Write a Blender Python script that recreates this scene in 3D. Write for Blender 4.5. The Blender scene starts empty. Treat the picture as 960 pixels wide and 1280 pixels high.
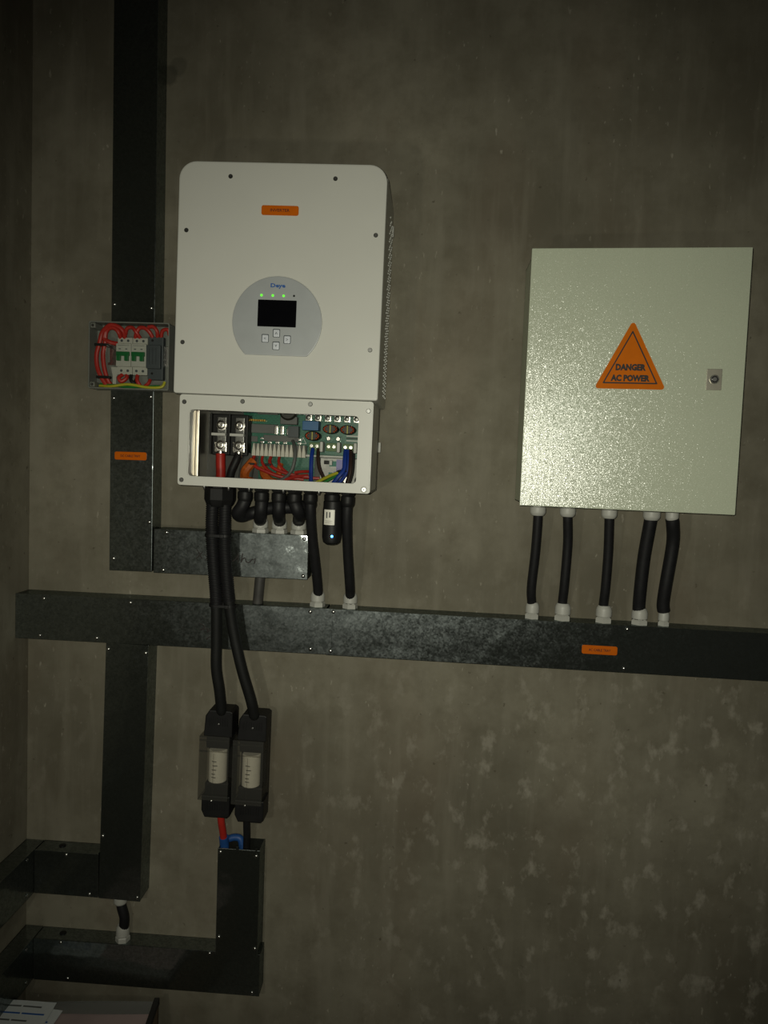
import bpy, bmesh, math, random
from mathutils import Vector, Matrix
random.seed(7)
R = math.radians
scene = bpy.context.scene
C = scene.collection

# ------------------------------------------------------------------ camera
# x runs right along the wall, y into the wall (its face is y = 0), z up
CAM = Vector((0.0, -1.8, 1.5))
yaw, pitch, roll = R(3.6), R(-3.7), R(-2.15)
fw = Vector((-math.sin(yaw)*math.cos(pitch), math.cos(yaw)*math.cos(pitch), math.sin(pitch)))
rt = Vector((math.cos(yaw), math.sin(yaw), 0)); dn = fw.cross(rt)
rt2 = math.cos(roll)*rt + math.sin(roll)*dn
dn2 = -math.sin(roll)*rt + math.cos(roll)*dn
cam = bpy.data.cameras.new('camera'); co = bpy.data.objects.new('camera', cam); C.objects.link(co)
M4 = Matrix.Identity(4)
for i in range(3):
    M4[i][0] = rt2[i]; M4[i][1] = -dn2[i]; M4[i][2] = -fw[i]; M4[i][3] = CAM[i]
co.matrix_world = M4
cam.sensor_width = 36; cam.lens = 27.0; cam.clip_start = .02
scene.camera = co

# ------------------------------------------------------------------ light
w = bpy.data.worlds.new('world'); scene.world = w; w.use_nodes = True
w.node_tree.nodes['Background'].inputs[0].default_value = (1, 1, .9, 1)
w.node_tree.nodes['Background'].inputs[1].default_value = .008

def spot(name, loc, aim, power, col, size, blend, radius):
    l = bpy.data.lights.new(name, 'SPOT'); l.energy = power; l.color = col
    l.spot_size = R(size); l.spot_blend = blend; l.shadow_soft_size = radius
    o = bpy.data.objects.new(name, l); C.objects.link(o); o.location = loc
    o.rotation_euler = (Vector(aim)-Vector(loc)).to_track_quat('-Z', 'Y').to_euler()
    return o
# the phone's flash beside the lens, and a hand torch held lower to the left that throws the cabinet's shadow up and to the right
spot('flash_offscreen', (-.015, -1.8, 1.515), (.02, 0, 1.30), 50, (1, .985, .82), 100, 1.0, .008)
spot('torch_offscreen', (-.50, -1.76, 1.20), (-.30, 0, 1.25), 10, (1, .96, .80), 100, 1.0, .035)
scene.view_settings.view_transform = 'Standard'
scene.view_settings.look = 'None'
scene.view_settings.exposure = 0
scene.view_settings.gamma = 1

# ------------------------------------------------------------------ materials
MATS = {}
def nd(nt, t, **kw):
    n = nt.nodes.new(t)
    for k, v in kw.items(): setattr(n, k, v)
    return n
def mat(name, col, rough=.5, metal=0., var=.08, nscale=40., bump=0., bscale=200., spec=.5, emit=None, estr=0, coat=0, bdist=.001):
    if name in MATS: return MATS[name]
    m = bpy.data.materials.new(name); m.use_nodes = True; nt = m.node_tree; L = nt.links.new
    b = nt.nodes['Principled BSDF']
    tc = nd(nt, 'ShaderNodeTexCoord')
    n = nd(nt, 'ShaderNodeTexNoise'); n.inputs['Scale'].default_value = nscale; n.inputs['Detail'].default_value = 5
    L(tc.outputs['Object'], n.inputs['Vector'])
    r = nd(nt, 'ShaderNodeMapRange')
    r.inputs[1].default_value = .3; r.inputs[2].default_value = .7
    r.inputs[3].default_value = 1-var; r.inputs[4].default_value = 1+var
    L(n.outputs['Fac'], r.inputs[0])
    v = nd(nt, 'ShaderNodeVectorMath', operation='SCALE'); v.inputs[0].default_value = col[:3]
    L(r.outputs[0], v.inputs['Scale']); L(v.outputs[0], b.inputs['Base Color'])
    b.inputs['Roughness'].default_value = rough; b.inputs['Metallic'].default_value = metal
    b.inputs['Specular IOR Level'].default_value = spec
    b.inputs['Coat Weight'].default_value = coat
    if bump:
        n2 = nd(nt, 'ShaderNodeTexNoise'); n2.inputs['Scale'].default_value = bscale; n2.inputs['Detail'].default_value = 2
        L(tc.outputs['Object'], n2.inputs['Vector'])
        bp = nd(nt, 'ShaderNodeBump'); bp.inputs['Strength'].default_value = bump; bp.inputs['Distance'].default_value = bdist
        L(n2.outputs['Fac'], bp.inputs['Height']); L(bp.outputs[0], b.inputs['Normal'])
    if emit:
        b.inputs['Emission Color'].default_value = (*emit, 1); b.inputs['Emission Strength'].default_value = estr
    MATS[name] = m
    return m

def concrete():
    m = bpy.data.materials.new('plaster'); m.use_nodes = True; nt = m.node_tree; L = nt.links.new
    b = nt.nodes['Principled BSDF']; tc = nd(nt, 'ShaderNodeTexCoord'); O = tc.outputs['Object']
    def noise(scale, detail=4, sx=1, sz=1, rough=.55, off=0, dist=0):
        mp = nd(nt, 'ShaderNodeMapping'); mp.inputs['Scale'].default_value = (sx, sx, sz); mp.inputs['Location'].default_value = (off, off, off)
        n = nd(nt, 'ShaderNodeTexNoise'); n.inputs['Scale'].default_value = scale; n.inputs['Detail'].default_value = detail
        n.inputs['Roughness'].default_value = rough; n.inputs['Distortion'].default_value = dist
        L(O, mp.inputs[0]); L(mp.outputs[0], n.inputs['Vector']); return n.outputs['Fac']
    def rng(s, a, c, lo, hi):
        r = nd(nt, 'ShaderNodeMapRange'); r.inputs[1].default_value = a; r.inputs[2].default_value = c
        r.inputs[3].default_value = lo; r.inputs[4].default_value = hi; L(s, r.inputs[0]); return r.outputs[0]
    def mth(op, a, c):
        n = nd(nt, 'ShaderNodeMath', operation=op)
        for i, q in enumerate((a, c)):
            if hasattr(q, 'is_output'): L(q, n.inputs[i])
            else: n.inputs[i].default_value = q
        return n.outputs[0]
    def mix(f, a, c):
        n = nd(nt, 'ShaderNodeMix', data_type='RGBA'); L(f, n.inputs[0])
        for i, q in ((6, a), (7, c)):
            if hasattr(q, 'is_output'): L(q, n.inputs[i])
            else: n.inputs[i].default_value = (*q, 1)
        return n.outputs[2]
    big = noise(2.2, 5, off=3.1)
    col = mix(rng(big, .36, .66, 0, 1), (.132, .120, .088), (.245, .227, .172))
    mott = noise(13, 6, off=8, rough=.65)
    col = mix(rng(mott, .42, .72, 0, .7), col, (0.126, 0.112, 0.078))
    warm = noise(3.3, 3, sx=1.3, sz=.5, off=21)
    col = mix(rng(warm, .52, .74, 0, .28), col, (0.180, 0.138, 0.097))
    streak = noise(20, 4, sx=1, sz=.12, off=5)
    col = mix(rng(streak, .50, .72, 0, .55), col, (0.246, 0.228, 0.177))
    # splashes of lighter slurry low on the right part of the wall
    sep = nd(nt, 'ShaderNodeSeparateXYZ'); L(O, sep.inputs[0])
    lowm = rng(sep.outputs[2], 1.25, .85, 0, 1); rightm = rng(sep.outputs[0], -.35, .25, .15, 1)
    msk = mth('MULTIPLY', lowm, rightm)
    sp = noise(23, 4, sx=1, sz=.68, off=12, rough=.6, dist=.1)
    spm = mth('MULTIPLY', rng(sp, .55, .67, 0, .72), mth('ADD', msk, .12))
    col = mix(spm, col, (.315, .292, .238))
    fleck = noise(95, 2, sx=1, sz=.45, off=2)
    col = mix(mth('MULTIPLY', rng(fleck, .655, .73, 0, .8), rng(noise(6, 2, off=31), .45, .6, 0, 1)), col, (0.348, 0.324, 0.262))
    dark = noise(55, 2, off=44)
    col = mix(rng(dark, .70, .76, 0, .6), col, (0.072, 0.060, 0.040))
    # damp stain beside the upper trunk
    for (sx_, sz_, rr, st) in ((-.652, 2.375, .022, .6), (-.628, 2.392, .02, .4)):
        d = nd(nt, 'ShaderNodeVectorMath', operation='DISTANCE'); L(O, d.inputs[0]); d.inputs[1].default_value = (sx_, 0, sz_)
        col = mix(rng(mth('ADD', d.outputs['Value'], rng(mott, .3, .7, -.01, .01)), rr*.8, rr*1.15, st, 0), col, (0.060, 0.058, 0.041))
    L(col, b.inputs['Base Color'])
    b.inputs['Roughness'].default_value = .8; b.inputs['Specular IOR Level'].default_value = .25
    bp = nd(nt, 'ShaderNodeBump'); bp.inputs['Strength'].default_value = .35; bp.inputs['Distance'].default_value = .004
    L(mth('ADD', noise(9, 6, off=1.5), mth('MULTIPLY', streak, .4)), bp.inputs['Height']); L(bp.outputs[0], b.inputs['Normal'])
    return m
PLASTER = concrete()

def galvanised():
    m = bpy.data.materials.new('galvanised_steel'); m.use_nodes = True; nt = m.node_tree; L = nt.links.new
    nt.nodes.remove(nt.nodes['Principled BSDF']); out = nt.nodes['Material Output']
    gl = nd(nt, 'ShaderNodeBsdfGlossy', distribution='BECKMANN'); df = nd(nt, 'ShaderNodeBsdfDiffuse'); df.inputs[0].default_value = (.10, .11, .095, 1)
    mx = nd(nt, 'ShaderNodeMixShader'); mx.inputs[0].default_value = .16
    g2 = nd(nt, 'ShaderNodeBsdfGlossy', distribution='BECKMANN'); m2 = nd(nt, 'ShaderNodeMixShader'); m2.inputs[0].default_value = .66
    L(gl.outputs[0], m2.inputs[1]); L(g2.outputs[0], m2.inputs[2])
    L(m2.outputs[0], mx.inputs[1]); L(df.outputs[0], mx.inputs[2]); L(mx.outputs[0], out.inputs[0])
    g = nd(nt, 'ShaderNodeNewGeometry'); P = g.outputs['Position']
    v = nd(nt, 'ShaderNodeTexVoronoi'); v.inputs['Scale'].default_value = 260; L(P, v.inputs['Vector'])
    n = nd(nt, 'ShaderNodeTexNoise'); n.inputs['Scale'].default_value = 95; n.inputs['Detail'].default_value = 6; n.inputs['Roughness'].default_value = .7; L(P, n.inputs['Vector'])
    sp = nd(nt, 'ShaderNodeSeparateColor'); L(v.outputs['Color'], sp.inputs[0])
    a = nd(nt, 'ShaderNodeMath', operation='MULTIPLY_ADD'); L(sp.outputs[0], a.inputs[0]); a.inputs[1].default_value = .35; L(n.outputs['Fac'], a.inputs[2])
    def rng(lo, hi):
        r = nd(nt, 'ShaderNodeMapRange'); L(a.outputs[0], r.inputs[0]); r.inputs[1].default_value = .40; r.inputs[2].default_value = .95
        r.inputs[3].default_value = lo; r.inputs[4].default_value = hi; return r.outputs[0]
    L(rng(.33, .40), gl.inputs['Roughness']); L(rng(.09, .14), g2.inputs['Roughness'])
    cr = nd(nt, 'ShaderNodeMix', data_type='RGBA'); L(rng(0, 1), cr.inputs[0])
    cr.inputs[6].default_value = (.17, .195, .195, 1); cr.inputs[7].default_value = (.36, .40, .40, 1)
    L(cr.outputs[2], gl.inputs[0]); L(cr.outputs[2], g2.inputs[0])
    w_ = nd(nt, 'ShaderNodeTexNoise'); w_.inputs['Scale'].default_value = 21; w_.inputs['Detail'].default_value = 1; L(P, w_.inputs['Vector'])
    b1 = nd(nt, 'ShaderNodeBump'); b1.inputs['Strength'].default_value = .5; b1.inputs['Distance'].default_value = .0026; L(w_.outputs['Fac'], b1.inputs['Height'])
    L(b1.outputs[0], gl.inputs['Normal']); L(b1.outputs[0], g2.inputs['Normal'])
    return m
GALV = galvanised()

def clear(name, tint=(1, 1, 1), gloss=.05, rough=.05, milk=None, mf=0):
    m = bpy.data.materials.new(name); m.use_nodes = True; nt = m.node_tree; L = nt.links.new
    for n in list(nt.nodes): nt.nodes.remove(n)
    o = nd(nt, 'ShaderNodeOutputMaterial'); t = nd(nt, 'ShaderNodeBsdfTransparent'); t.inputs[0].default_value = (*tint, 1)
    g = nd(nt, 'ShaderNodeBsdfGlossy'); g.inputs['Roughness'].default_value = rough
    x = nd(nt, 'ShaderNodeMixShader'); x.inputs[0].default_value = gloss
    L(t.outputs[0], x.inputs[1]); L(g.outputs[0], x.inputs[2]); L(x.outputs[0], o.inputs[0])
    if milk:
        df = nd(nt, 'ShaderNodeBsdfDiffuse'); df.inputs[0].default_value = (*milk, 1); y = nd(nt, 'ShaderNodeMixShader'); y.inputs[0].default_value = mf
        L(x.outputs[0], y.inputs[1]); L(df.outputs[0], y.inputs[2]); L(y.outputs[0], o.inputs[0])
    return m
CLEAR = clear('clear_acrylic', (.97, .97, .96), .035)
SMOKE = clear('smoky_clear_plastic', (.955, .95, .935), .05, .30, (.13, .13, .115), .10)
FILM = clear('thin_plastic_film', (.72, .72, .70), .10, .25, (.35, .35, .33), .35)

WHITE = mat('white_powder_coat', (.60, .60, .55), .38, var=.02, nscale=8, bump=.05, bscale=900, spec=.35)
CABM = mat('textured_grey_paint', (.55, .595, .46), .20, var=.02, nscale=6, bump=0, spec=.9)
def grain(m, scale, k):
    # orange-peel paint: every grain leans its own way
    nt = m.node_tree; L = nt.links.new; tc = nd(nt, 'ShaderNodeTexCoord'); g = nd(nt, 'ShaderNodeNewGeometry')
    n = nd(nt, 'ShaderNodeTexNoise'); n.inputs['Scale'].default_value = scale; n.inputs['Detail'].default_value = 1
    a = nd(nt, 'ShaderNodeVectorMath', operation='SUBTRACT'); a.inputs[1].default_value = (.5, .5, .5)
    b = nd(nt, 'ShaderNodeVectorMath', operation='SCALE'); b.inputs['Scale'].default_value = k
    c = nd(nt, 'ShaderNodeVectorMath', operation='ADD'); d = nd(nt, 'ShaderNodeVectorMath', operation='NORMALIZE')
    L(tc.outputs['Object'], n.inputs['Vector']); L(n.outputs['Color'], a.inputs[0]); L(a.outputs[0], b.inputs[0])
    L(b.outputs[0], c.inputs[0]); L(g.outputs['Normal'], c.inputs[1]); L(c.outputs[0], d.inputs[0])
    L(d.outputs[0], nt.nodes['Principled BSDF'].inputs['Normal'])
grain(CABM, 760, .70)
CABBODY = mat('cabinet_side_paint', (.55, .595, .46), .4, var=.03, nscale=8, bump=.3, bscale=500, spec=.35)
BLACK = mat('black_plastic', (.009, .009, .009), .5, var=.2, bump=.08, bscale=300, spec=.3)
RUBBER = mat('black_cable_sheath', (.010, .010, .011), .55, var=.2, nscale=80, bump=.08, bscale=350, spec=.35)
SLEEVE = mat('black_heat_shrink', (.008, .0085, .008), .6, var=.2, bump=.1, bscale=200, spec=.3)
GREYC = mat('dark_grey_conduit', (.05, .048, .044), .6, var=.2)
NYLON = mat('light_grey_nylon', (.46, .46, .42), .45, var=.05)
SCREW = mat('screw_steel', (.62, .62, .60), .28, 1, var=.15, nscale=300)
DSCREW = mat('dark_screw_steel', (.22, .22, .21), .35, 1, var=.15, nscale=300)
ZINC = mat('bright_terminal_metal', (.72, .70, .66), .25, 1, var=.15, nscale=200, bump=.2, bscale=500)
ALU = mat('inner_aluminium', (.66, .62, .55), .35, 1, var=.1, nscale=20)
ORANGE = mat('orange_sticker', (.60, .14, .0), .6, spec=.12, var=.05, nscale=60)
ORANGED = mat('orange_engraved_plate', (.56, .115, .0), .5, spec=.15, var=.06, nscale=60)
INK = mat('black_ink', (.012, .008, .006), .6, var=.1)
DINK = mat('dark_red_brown_lettering', (.05, .007, .003), .6, var=.1)
SILVER = mat('silver_grey_panel', (.385, .405, .41), .42, .15, var=.04, nscale=30)
SCREEN = mat('dark_screen', (.003, .003, .004), .12, var=.1, spec=.5)
BLUEINK = mat('blue_logo_ink', (.02, .10, .35), .5, var=.05)
LEDG = mat('green_led', (.05, .5, .02), .3, emit=(.18, 1, .06), estr=.9)
LEDOFF = mat('unlit_led', (.01, .012, .01), .3)
LEDB = mat('blue_led', (.02, .2, .9), .3, emit=(.06, .35, 1), estr=9)
BUTTON = mat('button_grey', (.66, .69, .74), .3, .1, var=.05)
PCBM = None
RED = mat('red_cable_sheath', (.42, .022, .014), .45, var=.1)
REDD = RED
BLUEW = mat('blue_wire_sheath', (.008, .04, .30), .4, var=.1)
BROWNW = mat('brown_wire_sheath', (.03, .014, .01), .45, var=.1)
YELW = mat('yellow_wire_sheath', (.48, .46, .03), .45, var=.1)
GRNW = mat('green_wire_stripe', (.02, .20, .04), .45, var=.1)
GREYW = mat('grey_wire_sheath', (.11, .115, .11), .5, var=.1)
ORW = mat('orange_wrap', (.45, .10, .012), .5, var=.25, nscale=120)
BLUEC = mat('blue_component', (.03, .13, .30), .5, var=.05)
COPPER = mat('copper_winding', (.40, .07, .025), .35, .8, var=.4, nscale=250)
CORE = mat('choke_core', (.018, .018, .012), .5, var=.2)
TERMG = mat('olive_green_terminal', (.09, .17, .05), .5, var=.25, nscale=300)
CREAM = mat('cream_connector', (.62, .60, .52), .4, var=.05)
WPLAST = mat('breaker_white_plastic', (.44, .45, .40), .5, var=.05)
GTOG = mat('green_toggle', (.006, .13, .03), .4, var=.1)
DGREY = mat('dark_blue_grey_plastic', (.055, .068, .075), .5, var=.1)
BOXP = mat('enclosure_grey_plastic', (.19, .20, .18), .4, var=.06)
DARKIN = mat('dark_inner_steel', (.075, .075, .07), .5, .3, var=.2)
PURPLE = mat('lavender_label', (.28, .26, .55), .5, var=.05)
TEAL = mat('teal_pcb_print', (.02, .20, .15), .5, var=.15)
DIRTYW = mat('printed_white', (.60, .60, .57), .5, var=.05)
GOLD = mat('gold_pin', (.75, .45, .10), .3, 1, var=.1)
PAPER = mat('white_paper', (.60, .62, .62), .8, var=.04)
PINK = mat('pale_pink_board', (.36, .27, .26), .8, var=.08, nscale=15)
CARD = mat('brown_cardboard', (.16, .105, .06), .85, var=.15, nscale=25, bump=.1)
EDGE = mat('painted_flap_shadow', (.016, .013, .010), .7, var=.2)  # near-black colour for the shade along the carton's right edge
FUSEW = mat('fuse_ceramic', (.82, .78, .66), .5, var=.05)
BLUETAPE = mat('blue_tape', (.015, .075, .26), .5, var=.1)

def pcb():
    m = bpy.data.materials.new('circuit_board'); m.use_nodes = True; nt = m.node_tree; L = nt.links.new
    b = nt.nodes['Principled BSDF']; tc = nd(nt, 'ShaderNodeTexCoord')
    br = nd(nt, 'ShaderNodeTexBrick'); br.inputs['Scale'].default_value = 60; br.inputs['Mortar Size'].default_value = .04
    br.inputs['Color1'].default_value = (.004, .085, .05, 1); br.inputs['Color2'].default_value = (.008, .12, .07, 1); br.inputs['Mortar'].default_value = (.02, .17, .11, 1)
    mp = nd(nt, 'ShaderNodeMapping'); mp.inputs['Rotation'].default_value = (R(90), 0, 0)
    L(tc.outputs['Object'], mp.inputs[0]); L(mp.outputs[0], br.inputs[0])
    L(br.outputs[0], b.inputs['Base Color']); b.inputs['Roughness'].default_value = .35
    return m
PCBM = pcb()

# ------------------------------------------------------------------ mesh helpers; d = distance out from the wall
def V(x, d, z): return Vector((x, -d, z))
def box(bm, x0, x1, d0, d1, z0, z1, bev=0, seg=2):
    vs = [bm.verts.new(V(x, d, z)) for z in (z0, z1) for d in (d0, d1) for x in (x0, x1)]
    fs = [bm.faces.new([vs[i] for i in f]) for f in ((0, 1, 3, 2), (4, 6, 7, 5), (0, 4, 5, 1), (2, 3, 7, 6), (0, 2, 6, 4), (1, 5, 7, 3))]
    bmesh.ops.recalc_face_normals(bm, faces=fs)
    if bev:
        es = list({e for f in fs for e in f.edges})
        bmesh.ops.bevel(bm, geom=es, offset=bev, segments=seg, affect='EDGES', profile=.5)
def frames(pts):
    n = len(pts); T = [(pts[min(i+1, n-1)]-pts[max(i-1, 0)]).normalized() for i in range(n)]
    a = Vector((0, -1, 0)) if abs(T[0].y) < .9 else Vector((1, 0, 0))
    N = []
    for t in T:
        a = (a - t*a.dot(t)).normalized(); N.append((a.copy(), t.cross(a)))
    return N
def catmull(P, sub):
    P = [Vector(p) for p in P]
    if len(P) < 3 or sub < 2: return P
    Q = [2*P[0]-P[1]] + P + [2*P[-1]-P[-2]]; out = []
    for i in range(1, len(Q)-2):
        for k in range(sub):
            t = k/sub; a, b, c, d = Q[i-1:i+3]
            out.append(.5*((2*b)+(c-a)*t+(2*a-5*b+4*c-d)*t*t+(3*b-a-3*c+d)*t**3))
    return out + [P[-1]]
def sweep(bm, pts, rad, seg=12, caps=True):
    N = frames(pts); rings = []
    for i, p in enumerate(pts):
        r = rad[i] if isinstance(rad, (list, tuple)) else rad
        rings.append([bm.verts.new(p + r*(math.cos(2*math.pi*k/seg)*N[i][0] + math.sin(2*math.pi*k/seg)*N[i][1])) for k in range(seg)])
    for a, b in zip(rings, rings[1:]):
        for k in range(seg): bm.faces.new((a[k], a[(k+1) % seg], b[(k+1) % seg], b[k]))
    if caps: bm.faces.new(rings[0][::-1]); bm.faces.new(rings[-1])
def tube(bm, P, r, seg=12, sub=6): sweep(bm, catmull([V(*p) for p in P], sub), r, seg)
def lathe(bm, o, axis, prof, seg=20, rot=0, sq=1):
    o = Vector(o); ax = Vector(axis).normalized()
    a = Vector((1, 0, 0)) if abs(ax.x) < .9 else Vector((0, 0, 1)); a = (a-ax*a.dot(ax)).normalized(); b = ax.cross(a)
    rings = []
    for r, h in prof:
        rings.append([bm.verts.new(o+ax*h+r*(math.cos(rot+2*math.pi*k/seg)*a+sq*math.sin(rot+2*math.pi*k/seg)*b)) for k in range(seg)])
    for p, q in zip(rings, rings[1:]):
        for k in range(seg): bm.faces.new((p[k], p[(k+1) % seg], q[(k+1) % seg], q[k]))
    bm.faces.new(rings[0][::-1]); bm.faces.new(rings[-1])
def rrect(x0, x1, z0, z1, rs, n=6):
    # rs: radii at bottom left, bottom right, top right, top left
    out = []
    for (cx, cz, a0, r) in ((x0+rs[0], z0+rs[0], 180, rs[0]), (x1-rs[1], z0+rs[1], 270, rs[1]), (x1-rs[2], z1-rs[2], 0, rs[2]), (x0+rs[3], z1-rs[3], 90, rs[3])):
        for k in range(n+1):
            t = R(a0+90*k/n); out.append((cx+r*math.cos(t), cz+r*math.sin(t)))
    return out
def plate(bm, loop, d0, d1, ch=0):
    # extruded outline with a chamfered front rim
    cx = sum(p[0] for p in loop)/len(loop); cz = sum(p[1] for p in loop)/len(loop)
    def ring(d, s):
        out = []
        n = len(loop)
        for i, (x, z) in enumerate(loop):
            if s:
                px, pz = loop[i-1]; qx, qz = loop[(i+1) % n]
                t = Vector((qx-px, qz-pz))
                if t.length > 1e-9:
                    t.normalize(); x, z = x-t.y*s, z+t.x*s
            out.append(bm.verts.new(V(x, d, z)))
        return out
    rs = [ring(d0, 0), ring(d1-ch, 0)]
    if ch: rs += [ring(d1-ch*.3, ch*.3), ring(d1, ch)]
    n = len(loop)
    for a, b in zip(rs, rs[1:]):
        for k in range(n): bm.faces.new((a[k], a[(k+1) % n], b[(k+1) % n], b[k]))
    bm.faces.new(rs[0][::-1]); bm.faces.new(rs[-1])
def frame(bm, outer, inner, d0, d1, ch=.002):
    n = len(outer); assert n == len(inner)
    A = [[bm.verts.new(V(x, d, z)) for x, z in lp] for lp, d in ((outer, d0), (outer, d1), (inner, d1), (inner, d0))]
    for a, b in ((0, 1), (1, 2), (2, 3), (3, 0)):
        for k in range(n): bm.faces.new((A[a][k], A[a][(k+1) % n], A[b][(k+1) % n], A[b][k]))
    if ch:
        es = [e for e in bm.edges if all(v in set(A[1]) for v in e.verts) or all(v in set(A[2]) for v in e.verts)]
        bmesh.ops.bevel(bm, geom=es, offset=ch, segments=2, affect='EDGES')

ORG = {}
def B(): return bmesh.new()
def obj(name, bm, m, parent=None, smooth=35, label=None):
    bmesh.ops.recalc_face_normals(bm, faces=bm.faces[:])
    me = bpy.data.meshes.new(name)
    org = ORG.get(parent.name, Vector()) if parent else Vector()
    bm.transform(Matrix.Translation(-org)); bm.to_mesh(me); bm.free()
    me.materials.append(m)
    if smooth:
        for p in me.polygons: p.use_smooth = True
        me.set_sharp_from_angle(angle=R(smooth))
    o = bpy.data.objects.new(name, me); C.objects.link(o)
    if smooth:
        wn = o.modifiers.new('weighted_normals', 'WEIGHTED_NORMAL'); wn.keep_sharp = True; wn.weight = 100
    if parent: o.parent = parent; ORG[o.name] = org
    if label: o['label'] = label
    return o
def one(name, m, parent, fn, *a, **k):
    lab = k.pop('label', None); bm = B(); fn(bm, *a, **k); return obj(name, bm, m, parent, label=lab)
def tag(o, label, cat, group=None):
    o['label'] = label; o['category'] = cat
    if group: o['group'] = group
    return o
def thing(name, loc, label, cat, group=None, roty=0):
    o = bpy.data.objects.new(name, None); C.objects.link(o); o.empty_display_size = .05
    o.location = V(*loc); o.rotation_euler = (0, R(roty), 0); ORG[o.name] = V(*loc)
    return tag(o, label, cat, group)
def single(name, m, label, cat, fn, *a, group=None, **k):
    bm = B(); fn(bm, *a, **k); return tag(obj(name, bm, m), label, cat, group)
def struct(name, bm, m):
    o = obj(name, bm, m, smooth=0); o['kind'] = 'structure'; return o
FONT = None
def text(name, s, x, z, d, h, m, parent, width=None, bold=0.0, label=None):
    cu = bpy.data.curves.new(name, 'FONT'); cu.body = s; cu.size = 1; cu.align_x = 'CENTER'; cu.align_y = 'CENTER'
    cu.offset = bold; cu.extrude = .02; cu.resolution_u = 2
    t = bpy.data.objects.new(name, cu); C.objects.link(t)
    bpy.context.view_layer.update()
    me = bpy.data.meshes.new_from_object(t.evaluated_get(bpy.context.evaluated_depsgraph_get()))
    bpy.data.objects.remove(t); bpy.data.curves.remove(cu)
    xs = [v.co.x for v in me.vertices]; ys = [v.co.y for v in me.vertices]
    cx, cy = (max(xs)+min(xs))/2, (max(ys)+min(ys))/2; s_ = h/(max(ys)-min(ys)); sx = s_ if not width else width/(max(xs)-min(xs))
    org = ORG.get(parent.name, Vector())
    for v in me.vertices:
        v.co = V(x+(v.co.x-cx)*sx, d+(.0004 if v.co.z > 0 else -.0003), z+(v.co.y-cy)*s_) - org
    me.materials.append(m)
    o = bpy.data.objects.new(name, me); C.objects.link(o); o.parent = parent; ORG[o.name] = org
    if label: o['label'] = label
    return o
def screw(parent, x, z, d, r=.0038, m=None, name='screw', h=.0022):
    bm = B(); lathe(bm, V(x, d-.0008, z), (0, -1, 0), [(r, 0), (r, h*.5), (r*.8, h), (r*.42, h), (r*.36, h*.45), (.0002, h*.45)], 14)
    return obj(name, bm, m or SCREW, parent)
def gland(parent, x, d, z, up, r, m, h=.03, dome=True, name='cable_gland'):
    # threaded cable gland: hexagon flange nut against the metal, then a domed compression nut (sub-part)
    bm = B(); s = 1 if up else -1
    lathe(bm, V(x, d, z-s*.002), (0, 0, s), [(r*.98, 0), (r*1.02, .0015), (r*1.02, h*.3), (r*.9, h*.36), (r*.82, h*.36), (r*.82, h*.42)], 6, R(17))
    g = obj(name, bm, m, parent, smooth=20)
    bm = B(); lathe(bm, V(x, d, z), (0, 0, s), [(r*.86, h*.34), (r*.95, h*.38), (r*.95, h*.72), (r*.88, h*.86), (r*.70, h), (r*.60, h)], 18)
    obj('gland_nut', bm, m, g)
    return g

# ------------------------------------------------------------------ the room
XL = -.975
bm = B(); box(bm, XL-.15, 3.2, -.15, 0, 0, 3.1); struct('wall_back', bm, PLASTER)
bm = B(); box(bm, XL-.15, XL, .0, 3.6, 0, 3.1); struct('wall_left', bm, PLASTER)
bm = B(); box(bm, XL-.15, 3.2, -.15, 3.6, -.1, 0); struct('floor', bm, mat('floor_screed', (.13, .12, .10), .85, var=.2, nscale=9, bump=.3, bscale=60))

# ------------------------------------------------------------------ galvanised cable trunking, 100 mm wide and 60 mm deep
def trunk(loc, label, x0, x1, z0, z1, D=.06, screws=(), open_top=False, roty=0, side=False, laps=()):
    t = thing('cable_duct', loc, label, 'cable duct', 'galvanised cable trunks', roty)
    th = .0018
    bm = B()
    box(bm, x0, x1, 0, th, z0, z1)                      # back
    if z1-z0 > x1-x0:
        box(bm, x0, x0+th, 0, D-.001, z0, z1); box(bm, x1-th, x1, 0, D-.001, z0, z1)
        box(bm, x0, x1, 0, D-.001, z0, z0+th)
        if not open_top: box(bm, x0, x1, 0, D-.001, z1-th, z1)
    else:
        box(bm, x0, x1, 0, D-.001, z0, z0+th); box(bm, x0, x1, 0, D-.001, z1-th, z1)
        box(bm, x0, x0+th, 0, D-.001, z0, z1); box(bm, x1-th, x1, 0, D-.001, z0, z1)
    obj('channel', bm, GALV, t, smooth=0)
    bm = B(); box(bm, x0-.0008, x1+.0008, D-.0020, D+.0006, z0-.0010, z1+.0010, .0011, 2)
    lid = obj('lid', bm, GALV, t, smooth=0)
    for sx, sz in screws:
        bm = B(); lathe(bm, V(sx, D, sz), (0, -1, 0), [(.0046, 0), (.0044, .0014), (.0036, .0026), (.0022, .0034), (.0004, .0036)], 14); obj('screw', bm, SCREW, t, smooth=60)
    return t, lid
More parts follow.
